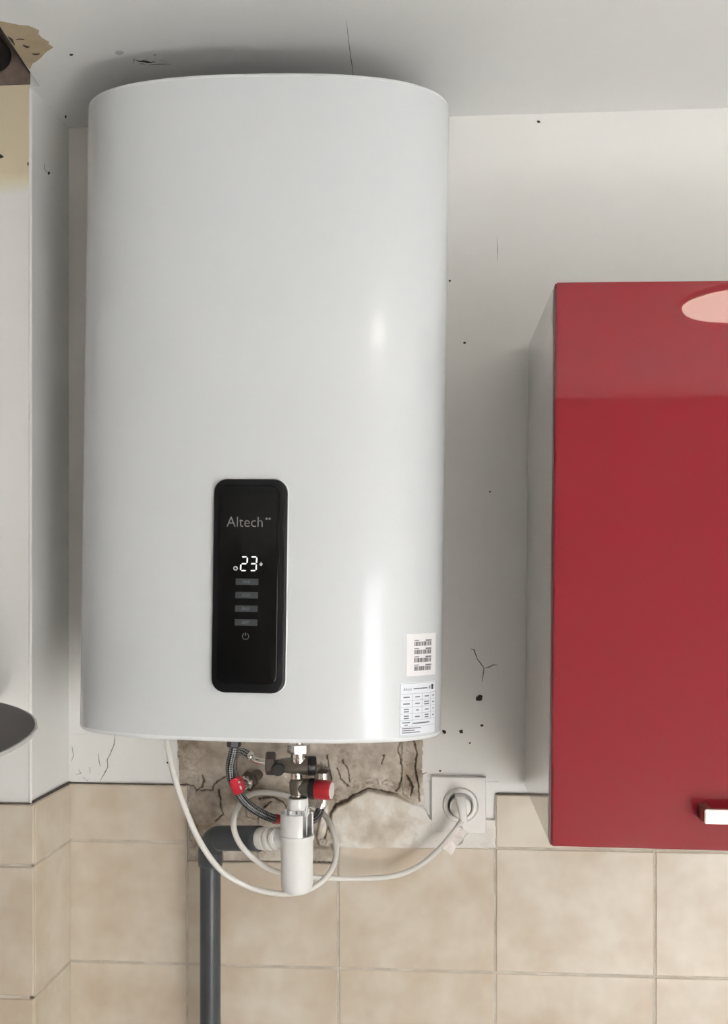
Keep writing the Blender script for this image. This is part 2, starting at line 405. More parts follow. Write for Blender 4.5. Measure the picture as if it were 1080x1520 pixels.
def relief(x, y):
    p = Vector((x*.02, y*.02, 0)); n1 = noise.fractal(p*1.2, 1., 2., 4); n2 = noise.fractal(p*5., 1., 2., 4); n3 = noise.fractal(p*14, 1., 2., 3)
    h = .0030 + .0006*n1 + .0005*n2; dirt = .48 + .25*n1 + .12*n2
    if 300 < x < 600 and y < 1165: dirt -= .06
    d = dpoly(x, y, PLEFT); s = 1 if inpoly(x, y, PLEFT) else -1
    h += .002*smooth(s*d+1, 3); dirt += .03*smooth(s*d+1, 4)
    if y > 1150 and x < 500: h += .0008*n3*1.2; 
    # rough keyed strip left of the repair
    if 480 < x < 530 and 1105 < y < 1185: h += .0016*abs(n2) + .0010*n3
    if 250 < x < 300 and y < 1165: h += .0014*n3 + .0012*abs(n2); dirt += .10*n3
    for Pg, hh, dd, ed in ((P2, .0070, -.32, 5), (P4, .0042, .02, 3), (PARCH, .0030, -.10, 4), (PBAND, .0045, -.16, 3), (PCOL, .0045, -.05, 3), (PRIGHT, .0090, -.30, 4)):
        d = dpoly(x, y, Pg); s = 1 if inpoly(x, y, Pg) else -1
        k = smooth(s*d + 1, ed); k = k*k*(3-2*k)
        h += hh*k; dirt += dd*k
        if Pg is P4: h += k*(.0012*n3 + .001*n2)
        if Pg is P2: h += k*.0005*n1; dirt += -.06*k*n2
    if y > 1180: dirt -= .30*smooth(x-590, 70)
    # rolled ridge above the repair
    d = dpoly(x, y, RIDGE, False)
    h += .0040*max(0, 1-d/9)*(.7+1.0*n3+.6*n2)
    d = dpoly(x, y, RIDGE2, False); h += .0025*max(0, 1-d/10)*(.5+n3)
    for c in CR:
        d = dpoly(x + 1.6*n2, y + 1.6*n3, c, False)
        wc = (1.9 if c is not CR[-4] else 4.0)*(.45 + .9*abs(n1) + .5*abs(n2))
        if d < wc: k = 1-d/wc; h -= .0050*k; dirt += .7*k
    # plaster drip at the foot of the cable slot
    d = math.hypot((x-481)/10, (y-1247)/8)
    if d < 1.2: h += .003*max(0, 1-d)*(1+math.sin(d*14))
    return max(h, .0002), max(0, min(1, dirt))
tl = at(255, 1045, 0); br = at(738, 1286, 0); st = .00115
nx = int((br.x-tl.x)/st); nz = int((tl.z-br.z)/st); idx = {}; V = []; DV = []; FC = []
for j in range(nz+1):
    for i in range(nx+1):
        P = Vector((tl.x+i*st, 0, tl.z-j*st)); x, y = proj(P)
        if not inpoly(x + 2*noise.noise(Vector((x*.1, y*.1, 3))), y, REG): continue
        h, dt = relief(x, y); idx[(i, j)] = len(V); V.append((P.x, -h, P.z)); DV.append(dt)
for j in range(nz):
    for i in range(nx):
        q = [idx.get(k) for k in ((i,j),(i,j+1),(i+1,j+1),(i+1,j))]
        if None not in q: FC.append(q)
# skirt down to the wall so that the patch is a solid layer
from collections import Counter
ec = Counter()
for f in FC:
    for k in range(4): ec[(f[k], f[(k+1) % 4])] += 1
back = {}
for (a_, b_) in [e_ for e_ in ec if (e_[1], e_[0]) not in ec]:
    for k in (a_, b_):
        if k not in back: back[k] = len(V); V.append((V[k][0], .0005, V[k][2])); DV.append(DV[k])
    FC.append((b_, a_, back[a_], back[b_]))
me = bpy.data.meshes.new('repair_plaster'); me.from_pydata(V, [], FC)
at_ = me.attributes.new('dirt', 'FLOAT', 'POINT')
for i, d_ in enumerate(DV): at_.data[i].value = d_
for f in me.polygons: f.use_smooth = True
mp = bpy.data.materials.new('repair_plaster'); mp.use_nodes = True; nt = mp.node_tree; b = nt.nodes['Principled BSDF']; b.inputs['Roughness'].default_value = .92
an = nt.nodes.new('ShaderNodeAttribute'); an.attribute_name = 'dirt'
nz_ = nt.nodes.new('ShaderNodeTexNoise'); nz_.inputs['Scale'].default_value = 45; nz_.inputs['Detail'].default_value = 8
ge = nt.nodes.new('ShaderNodeNewGeometry'); nt.links.new(ge.outputs['Position'], nz_.inputs['Vector'])
mm = nt.nodes.new('ShaderNodeMath'); mm.operation = 'MULTIPLY_ADD'; mm.inputs[1].default_value = .45; nt.links.new(nz_.outputs['Fac'], mm.inputs[0])
m2 = nt.nodes.new('ShaderNodeMath'); m2.operation = 'SUBTRACT'; m2.inputs[1].default_value = .22
nt.links.new(an.outputs['Fac'], mm.inputs[2]); nt.links.new(mm.outputs[0], m2.inputs[0])
rp = nt.nodes.new('ShaderNodeValToRGB'); els = rp.color_ramp.elements
els[0].position = .02; els[0].color = (.80, .77, .71, 1); q = els.new(.16); q.color = (.70, .64, .55, 1); els[-1].position = 1; els[-1].color = (.09, .065, .045, 1)
q = els.new(.42); q.color = (.52, .455, .375, 1); q = els.new(.68); q.color = (.34, .275, .21, 1)
nt.links.new(m2.outputs[0], rp.inputs[0]); nt.links.new(rp.outputs[0], b.inputs['Base Color'])
bp = nt.nodes.new('ShaderNodeBump'); bp.inputs['Strength'].default_value = .35; bp.inputs['Distance'].default_value = .003
n4 = nt.nodes.new('ShaderNodeTexNoise'); n4.inputs['Scale'].default_value = 220; n4.inputs['Detail'].default_value = 5
nt.links.new(ge.outputs['Position'], n4.inputs['Vector']); nt.links.new(n4.outputs['Fac'], bp.inputs['Height']); nt.links.new(bp.outputs[0], b.inputs['Normal'])
link('repair_plaster', me, mp, wall)

# ---- cracks, holes and flakes in the plaster
def ribbon(name, pts, wd, surf, nrm, mt, parent, off=.0006):
    """thin sliver following px points on a surface given by surf(px,py)"""
    nrm = Vector(nrm); L = []; R_ = []
    for i, (x, y) in enumerate(pts):
        a_ = pts[max(i-1, 0)]; b_ = pts[min(i+1, len(pts)-1)]
        tx, ty = b_[0]-a_[0], b_[1]-a_[1]; l = math.hypot(tx, ty) or 1
        ww = wd*(.25 if i in (0, len(pts)-1) else random.uniform(.7, 1.3))/2
        L.append(surf(x - ty/l*ww, y + tx/l*ww) + nrm*off); R_.append(surf(x + ty/l*ww, y - tx/l*ww) + nrm*off)
    n = len(pts); V = L + R_ + [p - nrm*off*1.5 for p in L + R_]; Fc = []
    for i in range(n-1):
        Fc += [(i, i+1, n+i+1, n+i), (2*n+i, 2*n+i+1, i+1, i), (n+i, n+i+1, 3*n+i+1, 3*n+i)]
    return link(name, mesh(name, V, Fc), mt, parent)
def blob(name, cx, cy, rx, ry, surf, nrm, mt, parent, off=.0005, n=14, jag=.3, pts=None):
    nrm = Vector(nrm)
    if pts is None:
        pts = []
        for i in range(n):
            a_ = 2*PI*i/n; k = 1 + random.uniform(-jag, jag); pts.append((cx + rx*k*math.cos(a_), cy + ry*k*math.sin(a_)))
    V = [surf(*p) for p in pts]; mb = MB()
    mb.layers([[v - nrm*.0005 for v in V], [v + nrm*off for v in V]]); return mb.build(name, mt, parent)
SW = lambda x, y: at(x, y, 0)
SC = lambda x, y: atz(x, y, ZC)
SB = lambda x, y: at(x, y, YC)
def SR(x, y):                                # the return of the chimney breast
    d = FWD + RGT*((x-540)/F) + Vector((0, 0, (HZ-y)/F)); p0 = Vector((xcf, YC, 0))
    return CAM + d*((p0-CAM).dot(rn)/d.dot(rn))
NW = (0, -1, 0); NC = (0, 0, -1)
ribbon('crack', [(697,963),(703,964),(708,978),(714,986),(718,992),(717,1000),(715,1012)], 1.25, SW, NW, M_CRACK, wall)
ribbon('crack', [(718,992),(726,990),(731,987),(738,987)], 1.0, SW, NW, M_CRACK, wall)
ribbon('crack', [(738,388),(738,370),(737,350)], .8, SW, NW, M_STAIN, wall)
for (x, y, r) in ((711,1036,4.2), (684,1086,3), (659,1086,2.6), (715,1077,2), (652,1005,1.4), (697,1103,1.3), (727,730,1.2), (689,509,1.6), (667,417,1.5), (799,181,2), (113,1092,1.4), (653,1144,1.4)):
    blob('hole', x, y, r*1.1, r, SW, NW, M_CRACK, wall)
ribbon('crack', [(633,1146),(626,1150),(620,1149)], 1.3, SW, NW, M_CRACK, wall)
# flaking paint left of the heater
blob('paint_flake', 0, 0, 0, 0, SW, NW, M_WALL, wall, off=.0014, pts=[(105,1090),(171,1088),(169,1106),(163,1120),(159,1128),(160,1138),(154,1150),(149,1160),(128,1161),(106,1160)])
ribbon('crack', [(171,1088),(169,1106),(163,1120),(159,1128),(160,1138),(154,1150),(148,1160)], 1.0, lambda x, y: at(x, y, -.0012), NW, M_STAIN, wall)
for pts in ([(107,1108),(109,1122),(106,1130)], [(146,1118),(147,1130),(149,1138)], [(133,1138),(134,1148)], [(112,1150),(120,1148),(117,1142)], [(123,1153),(131,1160)]):
    ribbon('crack', pts, 1.1, lambda x, y: at(x, y, -.0014), NW, M_STAIN, wall)
blob('hole', 250, 1132, 3, 1.6, SW, NW, M_CRACK, wall)
blob('paint_flake', 0, 0, 0, 0, SW, NW, M_WALL, wall, off=.002, pts=[(630,1198),(632,1160),(740,1160),(738,1178),(735,1182),(735,1215),(640,1215)])
# ceiling marks
blob('peeled_patch', 0, 0, 0, 0, SC, NC, M_BARE, ceil, off=.0006, pts=[(-30,22),(0,31),(14,34),(28,37),(42,38),(52,42),(58,45),(57,50),(62,56),(69,60),(73,62),(72,65),(79,70),(71,75),(66,79),(62,84),(55,90),(48,94),(44.5,103),(41,99),(30,84),(16,62),(-4,33)])
for pts, wd in (([(12,54),(17,58),(22,66)], 3.5), ([(24,58),(30,57),(36,58)], 1), ([(34,66),(39,69),(44,69)], 2.2), ([(48,79),(53,80),(59,79)], 2.6)):
    ribbon('crack', pts, wd, SC, NC, M_CRACK, ceil, off=.0011)
blob('hole', 106, 81, 3, 1.4, SC, NC, M_CRACK, ceil)
blob('smudge', 177, 78, 6, 3, SC, NC, mat('grey_smudge', (.55,.54,.51), .95), ceil, off=.0003)
for pts, wd in (([(205,91.5),(212,90.5),(219,92),(226,93)], 2.2), ([(201,89),(204,90),(207,89.5)], 1.6), ([(222,92.5),(228,91.5),(232,92)], 1.8), ([(206,95),(212,94.5),(217,96)], 1.2), ([(198,95),(199,88),(202,87)], 1.3), ([(213,88),(220,88.5)], .8), ([(228,82),(232,81)], 2.2), ([(218,96),(236,95),(254,95)], 1.2), ([(236,90),(248,91)], 1.)):
    ribbon('smudge', pts, wd, SC, NC, M_CRACK if wd > 2 else M_STAIN, ceil, off=.0003)
ribbon('crack', [(514,30),(516,50),(519,75),(522,95),(525,118)], .8, SC, NC, M_CRACK, ceil, off=.0003)
blob('hole', 97.5, 173, 1.4, 2, SC, NC, M_CRACK, ceil)
ribbon('crack', [(0,42.5),(14,64),(28,84),(44,108)], 1.6, SC, NC, M_CRACK, ceil, off=.0012)
# chimney breast: bare beige zone near the top, corner bead, pocks
V = []; Fc = []; nxg, nzg = 24, 40
for j in range(nzg+1):
    for i in range(nxg+1):
        x = NX0 + (xcf - .002 - NX0)*i/nxg; z = ZC+.004 - .186*j/nzg
        V.append((x, YC - .0008 - .0005*noise.noise(Vector((x*30, z*30, 0))), z))
for j in range(nzg):
    for i in range(nxg):
        a_ = j*(nxg+1)+i; Fc.append((a_, a_+1, a_+nxg+2, a_+nxg+1))
mz = bpy.data.materials.new('worn_paint_edge'); mz.use_nodes = True; nt = mz.node_tree; b = nt.nodes['Principled BSDF']; b.inputs['Roughness'].default_value = .92
ge = nt.nodes.new('ShaderNodeNewGeometry'); sp = nt.nodes.new('ShaderNodeSeparateXYZ'); nt.links.new(ge.outputs['Position'], sp.inputs[0])
n1 = nt.nodes.new('ShaderNodeTexNoise'); n1.inputs['Scale'].default_value = 20; n1.inputs['Detail'].default_value = 5; nt.links.new(ge.outputs['Position'], n1.inputs['Vector'])
mr = nt.nodes.new('ShaderNodeMapRange'); mr.inputs[1].default_value = ZC-.17; mr.inputs[2].default_value = ZC-.115; mr.inputs[3].default_value = -.15; mr.inputs[4].default_value = .95
nt.links.new(sp.outputs[2], mr.inputs[0])
ad = nt.nodes.new('ShaderNodeMath'); ad.operation = 'MULTIPLY_ADD'; ad.inputs[1].default_value = .5; nt.links.new(n1.outputs['Fac'], ad.inputs[0]); nt.links.new(mr.outputs[0], ad.inputs[2])
rp = nt.nodes.new('ShaderNodeValToRGB'); rp.color_ramp.elements[0].position = .3; rp.color_ramp.elements[0].color = (.85,.845,.815,1)
rp.color_ramp.elements[1].position = .75; rp.color_ramp.elements[1].color = (.80,.73,.55,1); q = rp.color_ramp.elements.new(1.15 if False else 1.); q.color = (.72,.63,.45,1)
nt.links.new(ad.outputs[0], rp.inputs[0]); nt.links.new(rp.outputs[0], b.inputs['Base Color'])
link('bare_zone', mesh('bare_zone', V, Fc, True), mz, breast)
SBF = lambda x, y: at(x, y, YC-.0014)
blob('hole', 1, 232, 3.2, 3, SBF, NW, M_CRACK, breast)
blob('hole', 41.5, 243, .9, 2.6, SBF, NW, M_CRACK, breast)
blob('hole', 72, 257, 1.6, 2.2, SR, rn, M_CRACK, breast)
ribbon('crack', [(66,243),(65,250),(69,255)], .8, SR, rn, M_STAIN, breast)
m = MB()
for k in range(1):
    a_ = Vector((xcf, YC, 0))
    m.lathe([(.0028, ZT-.0), (.0028, ZC-.002)], (xcf-.0012, YC+.0012, 0), (0,0,1), seg=10)
m.build('corner_bead', M_WALL, breast, True)

# ------------------------------------------------------------------ water heater
HA, HB, HN = .2505, .115, 2.5
HFY = -.335
TILT = math.radians(.80)
hc = at(387, 1103, HFY)
HL = Vector(((at(659, 620, -.20).x + at(125, 620, -.245).x)/2 - .0065, HFY + HB, hc.z))
HH = at(400, 106, HFY).z - hc.z
heater = empty('water_heater', HL, 'white wall-mounted flat electric water heater with black control panel', 'water heater', rot=(0, TILT, 0))
ROT = Matrix.Rotation(TILT, 4, 'Y')
def hl(px, py, Y):                           # pixel at a depth -> heater-local point
    return ROT.inverted() @ (at(px, py, Y) - HL)
def hw(p): return HL + ROT @ Vector(p)
# plan outline, from the left back corner round the front to the right back corner
def front(u): return -HB * (1 - abs(u)**HN)**(1/HN)
OUT = []
NSEG = 120
for i in range(NSEG+1):
    t = PI*i/NSEG; c, s = math.cos(t), math.sin(t)
    OUT.append((-HA*math.copysign(abs(c)**(2/HN), c), -HB*abs(s)**(2/HN)))
BK = .19
for i in range(9):
    t = PI/2*i/8; OUT.append((HA-.03+.03*math.cos(t), BK-.03+.03*math.sin(t)))
for i in range(9):
    t = PI/2*i/8; OUT.append((-HA+.03-.03*math.sin(t), BK-.03+.03*math.cos(t)))
def off_outline(d):
    n = len(OUT); R_ = []
    for i, (x, y) in enumerate(OUT):
        a_ = OUT[i-1]; b_ = OUT[(i+1) % n]; tx, ty = b_[0]-a_[0], b_[1]-a_[1]; l = math.hypot(tx, ty)
        R_.append((x - ty/l*d, y + tx/l*d))
    return R_
def hring(z, d): return [(x, y, z) for x, y in off_outline(d)]
m = MB().layers([hring(.006, .0), hring(.012, 0), hring(HH*.25, 0), hring(HH*.5, 0), hring(HH*.75, 0), hring(HH-.010, 0), hring(HH-.006, 0)], False, False)
m.build('casing', M_WHITE, heater, True, local=True)
m = MB().layers([hring(HH-.006, .0), hring(HH-.003, .0006), hring(HH-.0008, .0025), hring(HH, .006), hring(HH, .012), hring(HH-.004, .013)], False, False)
m.build('top_cover', M_CAP, heater, True, local=True, sharp=50)
MB().layers([hring(HH-.012, .012), hring(HH-.004, .0125)], True, True).build('added_shade_plate', mat('added_dark_plate', (.10, .10, .10), .55, metal=.3), heater, local=True)  # unseen dark plate, added to deepen the shadow on the ceiling above
m = MB().layers([hring(.03, .03), hring(0, .006), hring(.0008, .0025), hring(.003, .0004), hring(.006, .0)], True, False)
m.build('bottom_cover', M_CAP, heater, True, local=True, sharp=50)
for a_, b_ in ((.62, .68), (.2, .25)): MB().box((-.15, BK-.002, HH*a_), (.15, -HL.y-.0005, HH*b_)).build('wall_bracket', M_STEEL, heater, local=True)
# control panel
pTL, pTR, pBL, pBR = hl(318, 711, HFY-.008), hl(427, 711, HFY-.008), hl(311, 1029, HFY-.008), hl(421, 1029, HFY-.008)
pcx = (pTL.x+pTR.x+pBL.x+pBR.x)/4; pcz = (pTL.z+pTR.z+pBL.z+pBR.z)/4
pw = ((pTR.x-pTL.x)+(pBR.x-pBL.x))/2; ph = pTL.z - pBL.z
panel = MB(); rplate(panel, pw, ph, .0175, -HB+.012, -HB-.0075, .0035, pcx, pcz)
panel = panel.build('control_panel', M_BLACK, heater, True, local=True, sharp=25)
lip = MB(); rplate(lip, pw+.0028, ph+.0028, .0185, -HB+.012, -HB-.0008, .0006, pcx, pcz); lip.build('panel_rim', M_CAP, heater, True, local=True)
sc = MB(); rplate(sc, pw-.017, ph-.020, .011, -HB-.002, -HB-.0098, .0022, pcx-.001, pcz+.002); sc.build('screen', M_SCREEN, panel, True, local=True, sharp=25)
YS = -HB-.0099
def on_panel(px, py): q = hl(px, py, HFY-.0099); return q.x, q.z
def flat(mb, V, Fc, cx, cz, th=.0004):
    n = len(V); W = [(cx+v[0], YS-th, cz+v[1]) for v in V] + [(cx+v[0], YS, cz+v[1]) for v in V]
    ed = Counter(tuple(sorted((f[k], f[(k+1) % len(f)]))) for f in Fc for k in range(len(f)))
    F2 = list(Fc) + [tuple(i+n for i in f[::-1]) for f in Fc] + [(a_, b_, b_+n, a_+n) for (a_, b_), c in ed.items() if c == 1]
    return mb.add(W, F2)
def words_(name, s, px, py, hpx, mt, bold=0.0, wpx=None):
    V, Fc = text_mesh(s, 1.0, bold)
    hh = max(v.y for v in V)-min(v.y for v in V); ww = max(v.x for v in V)-min(v.x for v in V)
    k = hpx/ppm(HFY)/hh; kx = (wpx/ppm(HFY)/ww) if wpx else k
    mx = (max(v.x for v in V)+min(v.x for v in V))/2; my = (max(v.y for v in V)+min(v.y for v in V))/2
    cx, cz = on_panel(px, py)
    return flat(MB(), [((v.x-mx)*kx, (v.y-my)*k) for v in V], Fc, cx, cz).build(name, mt, panel, local=True)
words_('logo', 'Altech', 363, 774.5, 15, M_LOGO, -.012, 54)
for x in (395.5, 400):
    cx, cz = on_panel(x, 770)
    flat(MB(), [(.0014*math.cos(i*PI/6), .0014*math.sin(i*PI/6)) for i in range(12)], [tuple(range(12))], cx, cz).build('logo_dot', M_LOGO, panel, local=True)
# seven-segment 23
def seg7(ch, x0, x1, y0, y1):
    S = {'2': 'abged', '3': 'abgcd'}[ch]; ym = (y0+y1)/2; lean = .06
    E = {'a': ((x0,y0),(x1,y0)), 'b': ((x1,y0),(x1,ym)), 'g': ((x0,ym),(x1,ym)), 'e': ((x0,ym),(x0,y1)), 'd': ((x0,y1),(x1,y1)), 'c': ((x1,ym),(x1,y1))}
    mb = MB()
    for k in S:
        (ax, ay), (bx, by) = E[k]; ax -= lean*(ay-ym); bx -= lean*(by-ym)
        p = Vector(on_panel(ax, ay)); q = Vector(on_panel(bx, by)); d = (q-p).normalized(); n = Vector((-d.y, d.x)); hwid = .00085
        p = p + d*.0007; q = q - d*.0007
        pts = [p, p+d*hwid+n*hwid, q-d*hwid+n*hwid, q, q-d*hwid-n*hwid, p+d*hwid-n*hwid]
        flat(mb, [(v.x, v.y) for v in pts], [tuple(range(6))], 0, 0)
    return mb.build('digit', M_LED, panel, local=True)
seg7('2', 357.5, 366.5, 826.5, 847); seg7('3', 371.5, 380.5, 826.5, 847)
def annulus(px, py, r, wd, a0=0, a1=2*PI, n=20):
    cx, cz = on_panel(px, py); r = r/ppm(HFY); wd = wd/ppm(HFY); V = []; Fc = []
    for i in range(n+1):
        a_ = a0+(a1-a0)*i/n; V += [(r*math.cos(a_), r*math.sin(a_)), ((r-wd)*math.cos(a_), (r-wd)*math.sin(a_))]
    Fc = [(2*i, 2*i+2, 2*i+3, 2*i+1) for i in range(n)]
    return flat(MB(), V, Fc, cx, cz)
M_LED2 = mat('led_dim', (.45, .46, .44), .5, emit=.05)
mb = annulus(349.5, 843.5, 3.4, 1.4); c_ = on_panel(350.3, 843); flat(mb, [(-.0008,-.0003),(.0009,0),(-.0002,.001)], [(0,1,2)], *c_); mb.build('clock_icon', M_LED2, panel, local=True)
c_ = on_panel(387.3, 837); flat(MB(), [(0,-.0027),(.0017,-.0012),(.0021,.0006),(.0008,.0004),(0,.0032),(-.0008,.0004),(-.0021,.0006),(-.0017,-.0012)], [tuple(range(8))], *c_).build('drop_icon', M_LED2, panel, local=True)
for (x, y, s) in ((366.5, 863.5, 'MAX'), (366, 883.5, 'ECO'), (365.5, 903.5, 'BIO'), (365, 924, 'SET')):
    cx, cz = on_panel(x, y); hw_, hh_ = 17/ppm(HFY), 4.7/ppm(HFY)
    flat(MB(), [(-hw_,-hh_),(hw_,-hh_),(hw_,hh_),(-hw_,hh_)], [(0,1,2,3)], cx, cz).build('mode_bar', M_BAR, panel, local=True)
    YS -= .0005
    words_('mode_text', s, x-.5, y, 4.2, M_BARTXT, 0, 11)
    YS += .0005
mb = annulus(364.3, 944.5, 5.2, 1.0, PI*.5+.55, PI*2.5-.55); c_ = on_panel(364.3, 941.5); k = .5/ppm(HFY)
flat(mb, [(-k,-.0022),(k,-.0022),(k,.0022),(-k,.0022)], [(0,1,2,3)], *c_); mb.build('power_icon', M_BARTXT, panel, local=True)

# stickers wrapped on the casing: arc-length table from the front centre to the right
TAB = [(0., 0., -HB)]
N_ = 4000
for i in range(1, N_+1):
    t = PI/2*(1 - i/N_); c, s = math.cos(t), math.sin(t); x, y = HA*c**(2/HN), -HB*s**(2/HN)
    TAB.append((TAB[-1][0] + math.hypot(x-TAB[-1][1], y-TAB[-1][2]), x, y))
TAB.append((TAB[-1][0]+.1, HA, .1))
import bisect
KEYS = [t[0] for t in TAB]
def wrap(s, z, off):
    i = min(max(bisect.bisect_left(KEYS, s), 1), len(TAB)-1); a_, b_ = TAB[i-1], TAB[i]
    k = (s-a_[0])/((b_[0]-a_[0]) or 1); x = a_[1]+(b_[1]-a_[1])*k; y = a_[2]+(b_[2]-a_[2])*k
    tx, ty = b_[1]-a_[1], b_[2]-a_[2]; l = math.hypot(tx, ty) or 1
    return Vector((x + ty/l*off, y - tx/l*off, z))
def find_s(px, py):
    best = None
    for i in range(0, len(TAB)-1, 10):
        x, y = proj(hw(wrap(KEYS[i], 0.08, 0)))
        z = 0
        d = abs(x + (1085-py)*TILT - px)
        if best is None or d < best[0]: best = (d, KEYS[i])
    return best[1]
def z_at(s, py):
    lo_, hi_ = -.1, 1.
    for _ in range(40):
        mid = (lo_+hi_)/2
        if proj(hw(wrap(s, mid, 0)))[1] > py: lo_ = mid
        else: hi_ = mid
    return lo_
def wrapped(name, rects, polys, mt, parent, off, th=.0003, n=10):
    """rects (s0,s1,z0,z1) and polygon meshes in (s,z), bent onto the casing with thickness"""
    mb = MB()
    for (s0, s1, z0, z1) in rects:
        k = max(1, int(n*(s1-s0)/.02) + 1)
        top = [(s0+(s1-s0)*i/k, z1) for i in range(k+1)]; bot = [(s0+(s1-s0)*i/k, z0) for i in range(k, -1, -1)]
        Fv = [wrap(s, z, off) for s, z in top+bot]; Bv = [wrap(s, z, off-th) for s, z in top+bot]; nn = len(Fv); q = []
        for i in range(k): q.append((i, i+1, nn-2-i, nn-1-i))
        q += [tuple(j+nn for j in f[::-1]) for f in q] + [(i, (i+1) % nn, nn+(i+1) % nn, nn+i) for i in range(nn)]
        mb.add(Fv+Bv, q)
    for (Vp, Fp) in polys: mb.add([wrap(v[0], v[1], off) for v in Vp], Fp)
    return mb.build(name, mt, parent, local=True)
def stext(s, cx, cz, h, wid=None):
    V, Fc = text_mesh(s, 1.); mx0, mx1 = min(v.x for v in V), max(v.x for v in V); my0, my1 = min(v.y for v in V), max(v.y for v in V)
    k = h/(my1-my0); kx = wid/(mx1-mx0) if wid else k
    return ([(cx+(v.x-(mx0+mx1)/2)*kx, cz+(v.y-(my0+my1)/2)*k) for v in V], Fc)
sA0, sA1 = find_s(604, 985), find_s(646.5, 985); zA1, zA0 = z_at(sA0, 941), z_at(sA0, 1004)
stk = wrapped('barcode_sticker', [(sA0, sA1, zA0, zA1)], [], M_STICK, heater, .0005, .0006, 30)
ws = sA1-sA0; bx0, bx1 = sA0+ws*.22, sA0+ws*.80
for k in range(4):
    zc = zA1 - (zA1-zA0)*(.24+.195*k); hb = (zA1-zA0)*.10; R_ = []; s = bx0; random.seed(40+k)
    while s < bx1:
        wd = random.choice((.0005, .0008, .0012)); R_.append((s, min(s+wd, bx1), zc-hb/2, zc+hb/2)); s += wd + random.choice((.0005, .0007, .0011))
    wrapped('barcode', R_, [], M_INK, stk, .0007, .0001, 1)
    wrapped('caption', [(bx0, bx0+ws*.14, zc+hb*.72, zc+hb*.92)], [], M_INKG, stk, .0007, .0001)
    wrapped('caption', [(bx0+ws*.36, bx1, zc+hb*.62, zc+hb*.95)], [], M_INKG, stk, .0007, .0001)
sB0, sB1 = find_s(594, 1050), find_s(646, 1050); zB1, zB0 = z_at(sB0, 1014), z_at(sB0, 1093)
lab = wrapped('rating_label', [(sB0, sB1, zB0, zB1)], [], M_STICK2, heater, .0005, .0006, 30)
wl, hlb = sB1-sB0, zB1-zB0
def B(u, v): return sB0+wl*u, zB0+hlb*v
lines = []; lw = .00035
for v in (.985, .79, .665, .54, .415, .29, .17, .015): lines.append((*[B(.0, 0)[0], B(1, 0)[0]], B(0, v)[1]-lw/2, B(0, v)[1]+lw/2))
for u in (.005, .995): lines.append((B(u, 0)[0]-lw/2, B(u, 0)[0]+lw/2, B(0, .015)[1], B(0, .985)[1]))
for u, v0, v1 in ((.29, .17, .79), (.55, .29, .79), (.81, .29, .79)): lines.append((B(u, 0)[0]-lw/2, B(u, 0)[0]+lw/2, B(0, v0)[1], B(0, v1)[1]))
wrapped('table_rule', lines, [], M_INKL, lab, .0007, .0001)
wrapped('label_brand', [], [stext('Altech', *B(.17, .88), hlb*.06, wl*.2)], M_INKG, lab, .0008)
wrapped('label_title', [(*[B(.32, 0)[0], B(.70, 0)[0]], B(0, .872)[1], B(0, .895)[1])], [], M_INKG, lab, .0008, .0001)
wrapped('label_mark', [(B(.83, 0)[0], B(.90, 0)[0], B(0, .845)[1], B(0, .945)[1])], [], M_INK, lab, .0008, .0001)
wrapped('label_mark', [(B(.74, 0)[0], B(.80, 0)[0], B(0, .86)[1], B(0, .92)[1])], [], M_INKL, lab, .0008, .0001)
R_ = []
for r_, vc in enumerate((.727, .602, .477, .352)):
    for u0, u1, two in ((.07, .23, r_ > 1), (.36, .49, False), (.60, .77, r_ in (1, 3)), (.86, .95, False)):
        sh = random.uniform(0, .03)
        for dv in ((.022, -.022) if two else (0,)): R_.append((B(u0+sh, 0)[0], B(u1-sh, 0)[0], B(0, vc+dv-.011)[1], B(0, vc+dv+.011)[1]))
R_ += [(B(.05, 0)[0], B(.24, 0)[0], B(0, .24)[1], B(0, .258)[1]), (B(.10, 0)[0], B(.19, 0)[0], B(0, .195)[1], B(0, .212)[1]), (B(.31, 0)[0], B(.78, 0)[0], B(0, .215)[1], B(0, .24)[1])]
R_ += [(B(.05, 0)[0], B(u, 0)[0], B(0, v)[1], B(0, v+.018)[1]) for u, v in ((.52, .13), (.36, .09), (.50, .05))]
wrapped('table_entry', R_, [], M_INKG, lab, .0008, .0001)

# heater pipe stubs below the casing (hot outlet left, cold inlet above the safety valve)
YV = -.17
hb_z = lambda px: hw((hl(px, 1100, YV).x, 0, 0)).z
for px in (347, 443):
    P = at(px, 1101, YV); q = ROT.inverted() @ (Vector((P.x, P.y, hb_z(px))) - HL)
    MB().lathe([(.0095, -.0225 if px < 400 else -.0285), (.0095, .034)], (q.x, q.y, 0), (0,0,1)).build('pipe_stub', M_CHROME, heater, True, local=True)

# ------------------------------------------------------------------ safety valve
kv = 1/ppm(YV)
def pv(px, py, dy=0): return at(px, py, YV+dy)
vroot = empty('safety_valve', pv(443, 1182), 'nickel safety valve with red knob hanging under the heater', 'valve')
UP = (0,0,1)
def vlathe(name, prof, px, py, axis, mt, **k):   # profile in pixels
    return MB().lathe([(r*kv, h*kv) for r, h in prof], pv(px, py, k.pop('dy', 0)), axis, **k).build(name, mt, vroot, True)
MB().hexnut(pv(443, 1118), UP, 17*kv, 14.5*kv).build('union_nut', M_CHROME, vroot)
vlathe('neck', [(13.2, -3), (13.2, 3), (12.4, 4), (12.4, 10)], 443, 1128, UP, M_CHROME)
RX = Vector((1, .08, 0)).normalized()
vlathe('body', [(9, -27), (10.5, -24), (11.5, -14), (13.5, -6), (14, 10), (14.2, 15)], 442, 1136, RX, M_BRASS)
vlathe('valve_cap', [(13, 15), (14.5, 16), (14.5, 25), (13, 27.5), (5, 28)], 442, 1137, RX, M_BLKP)
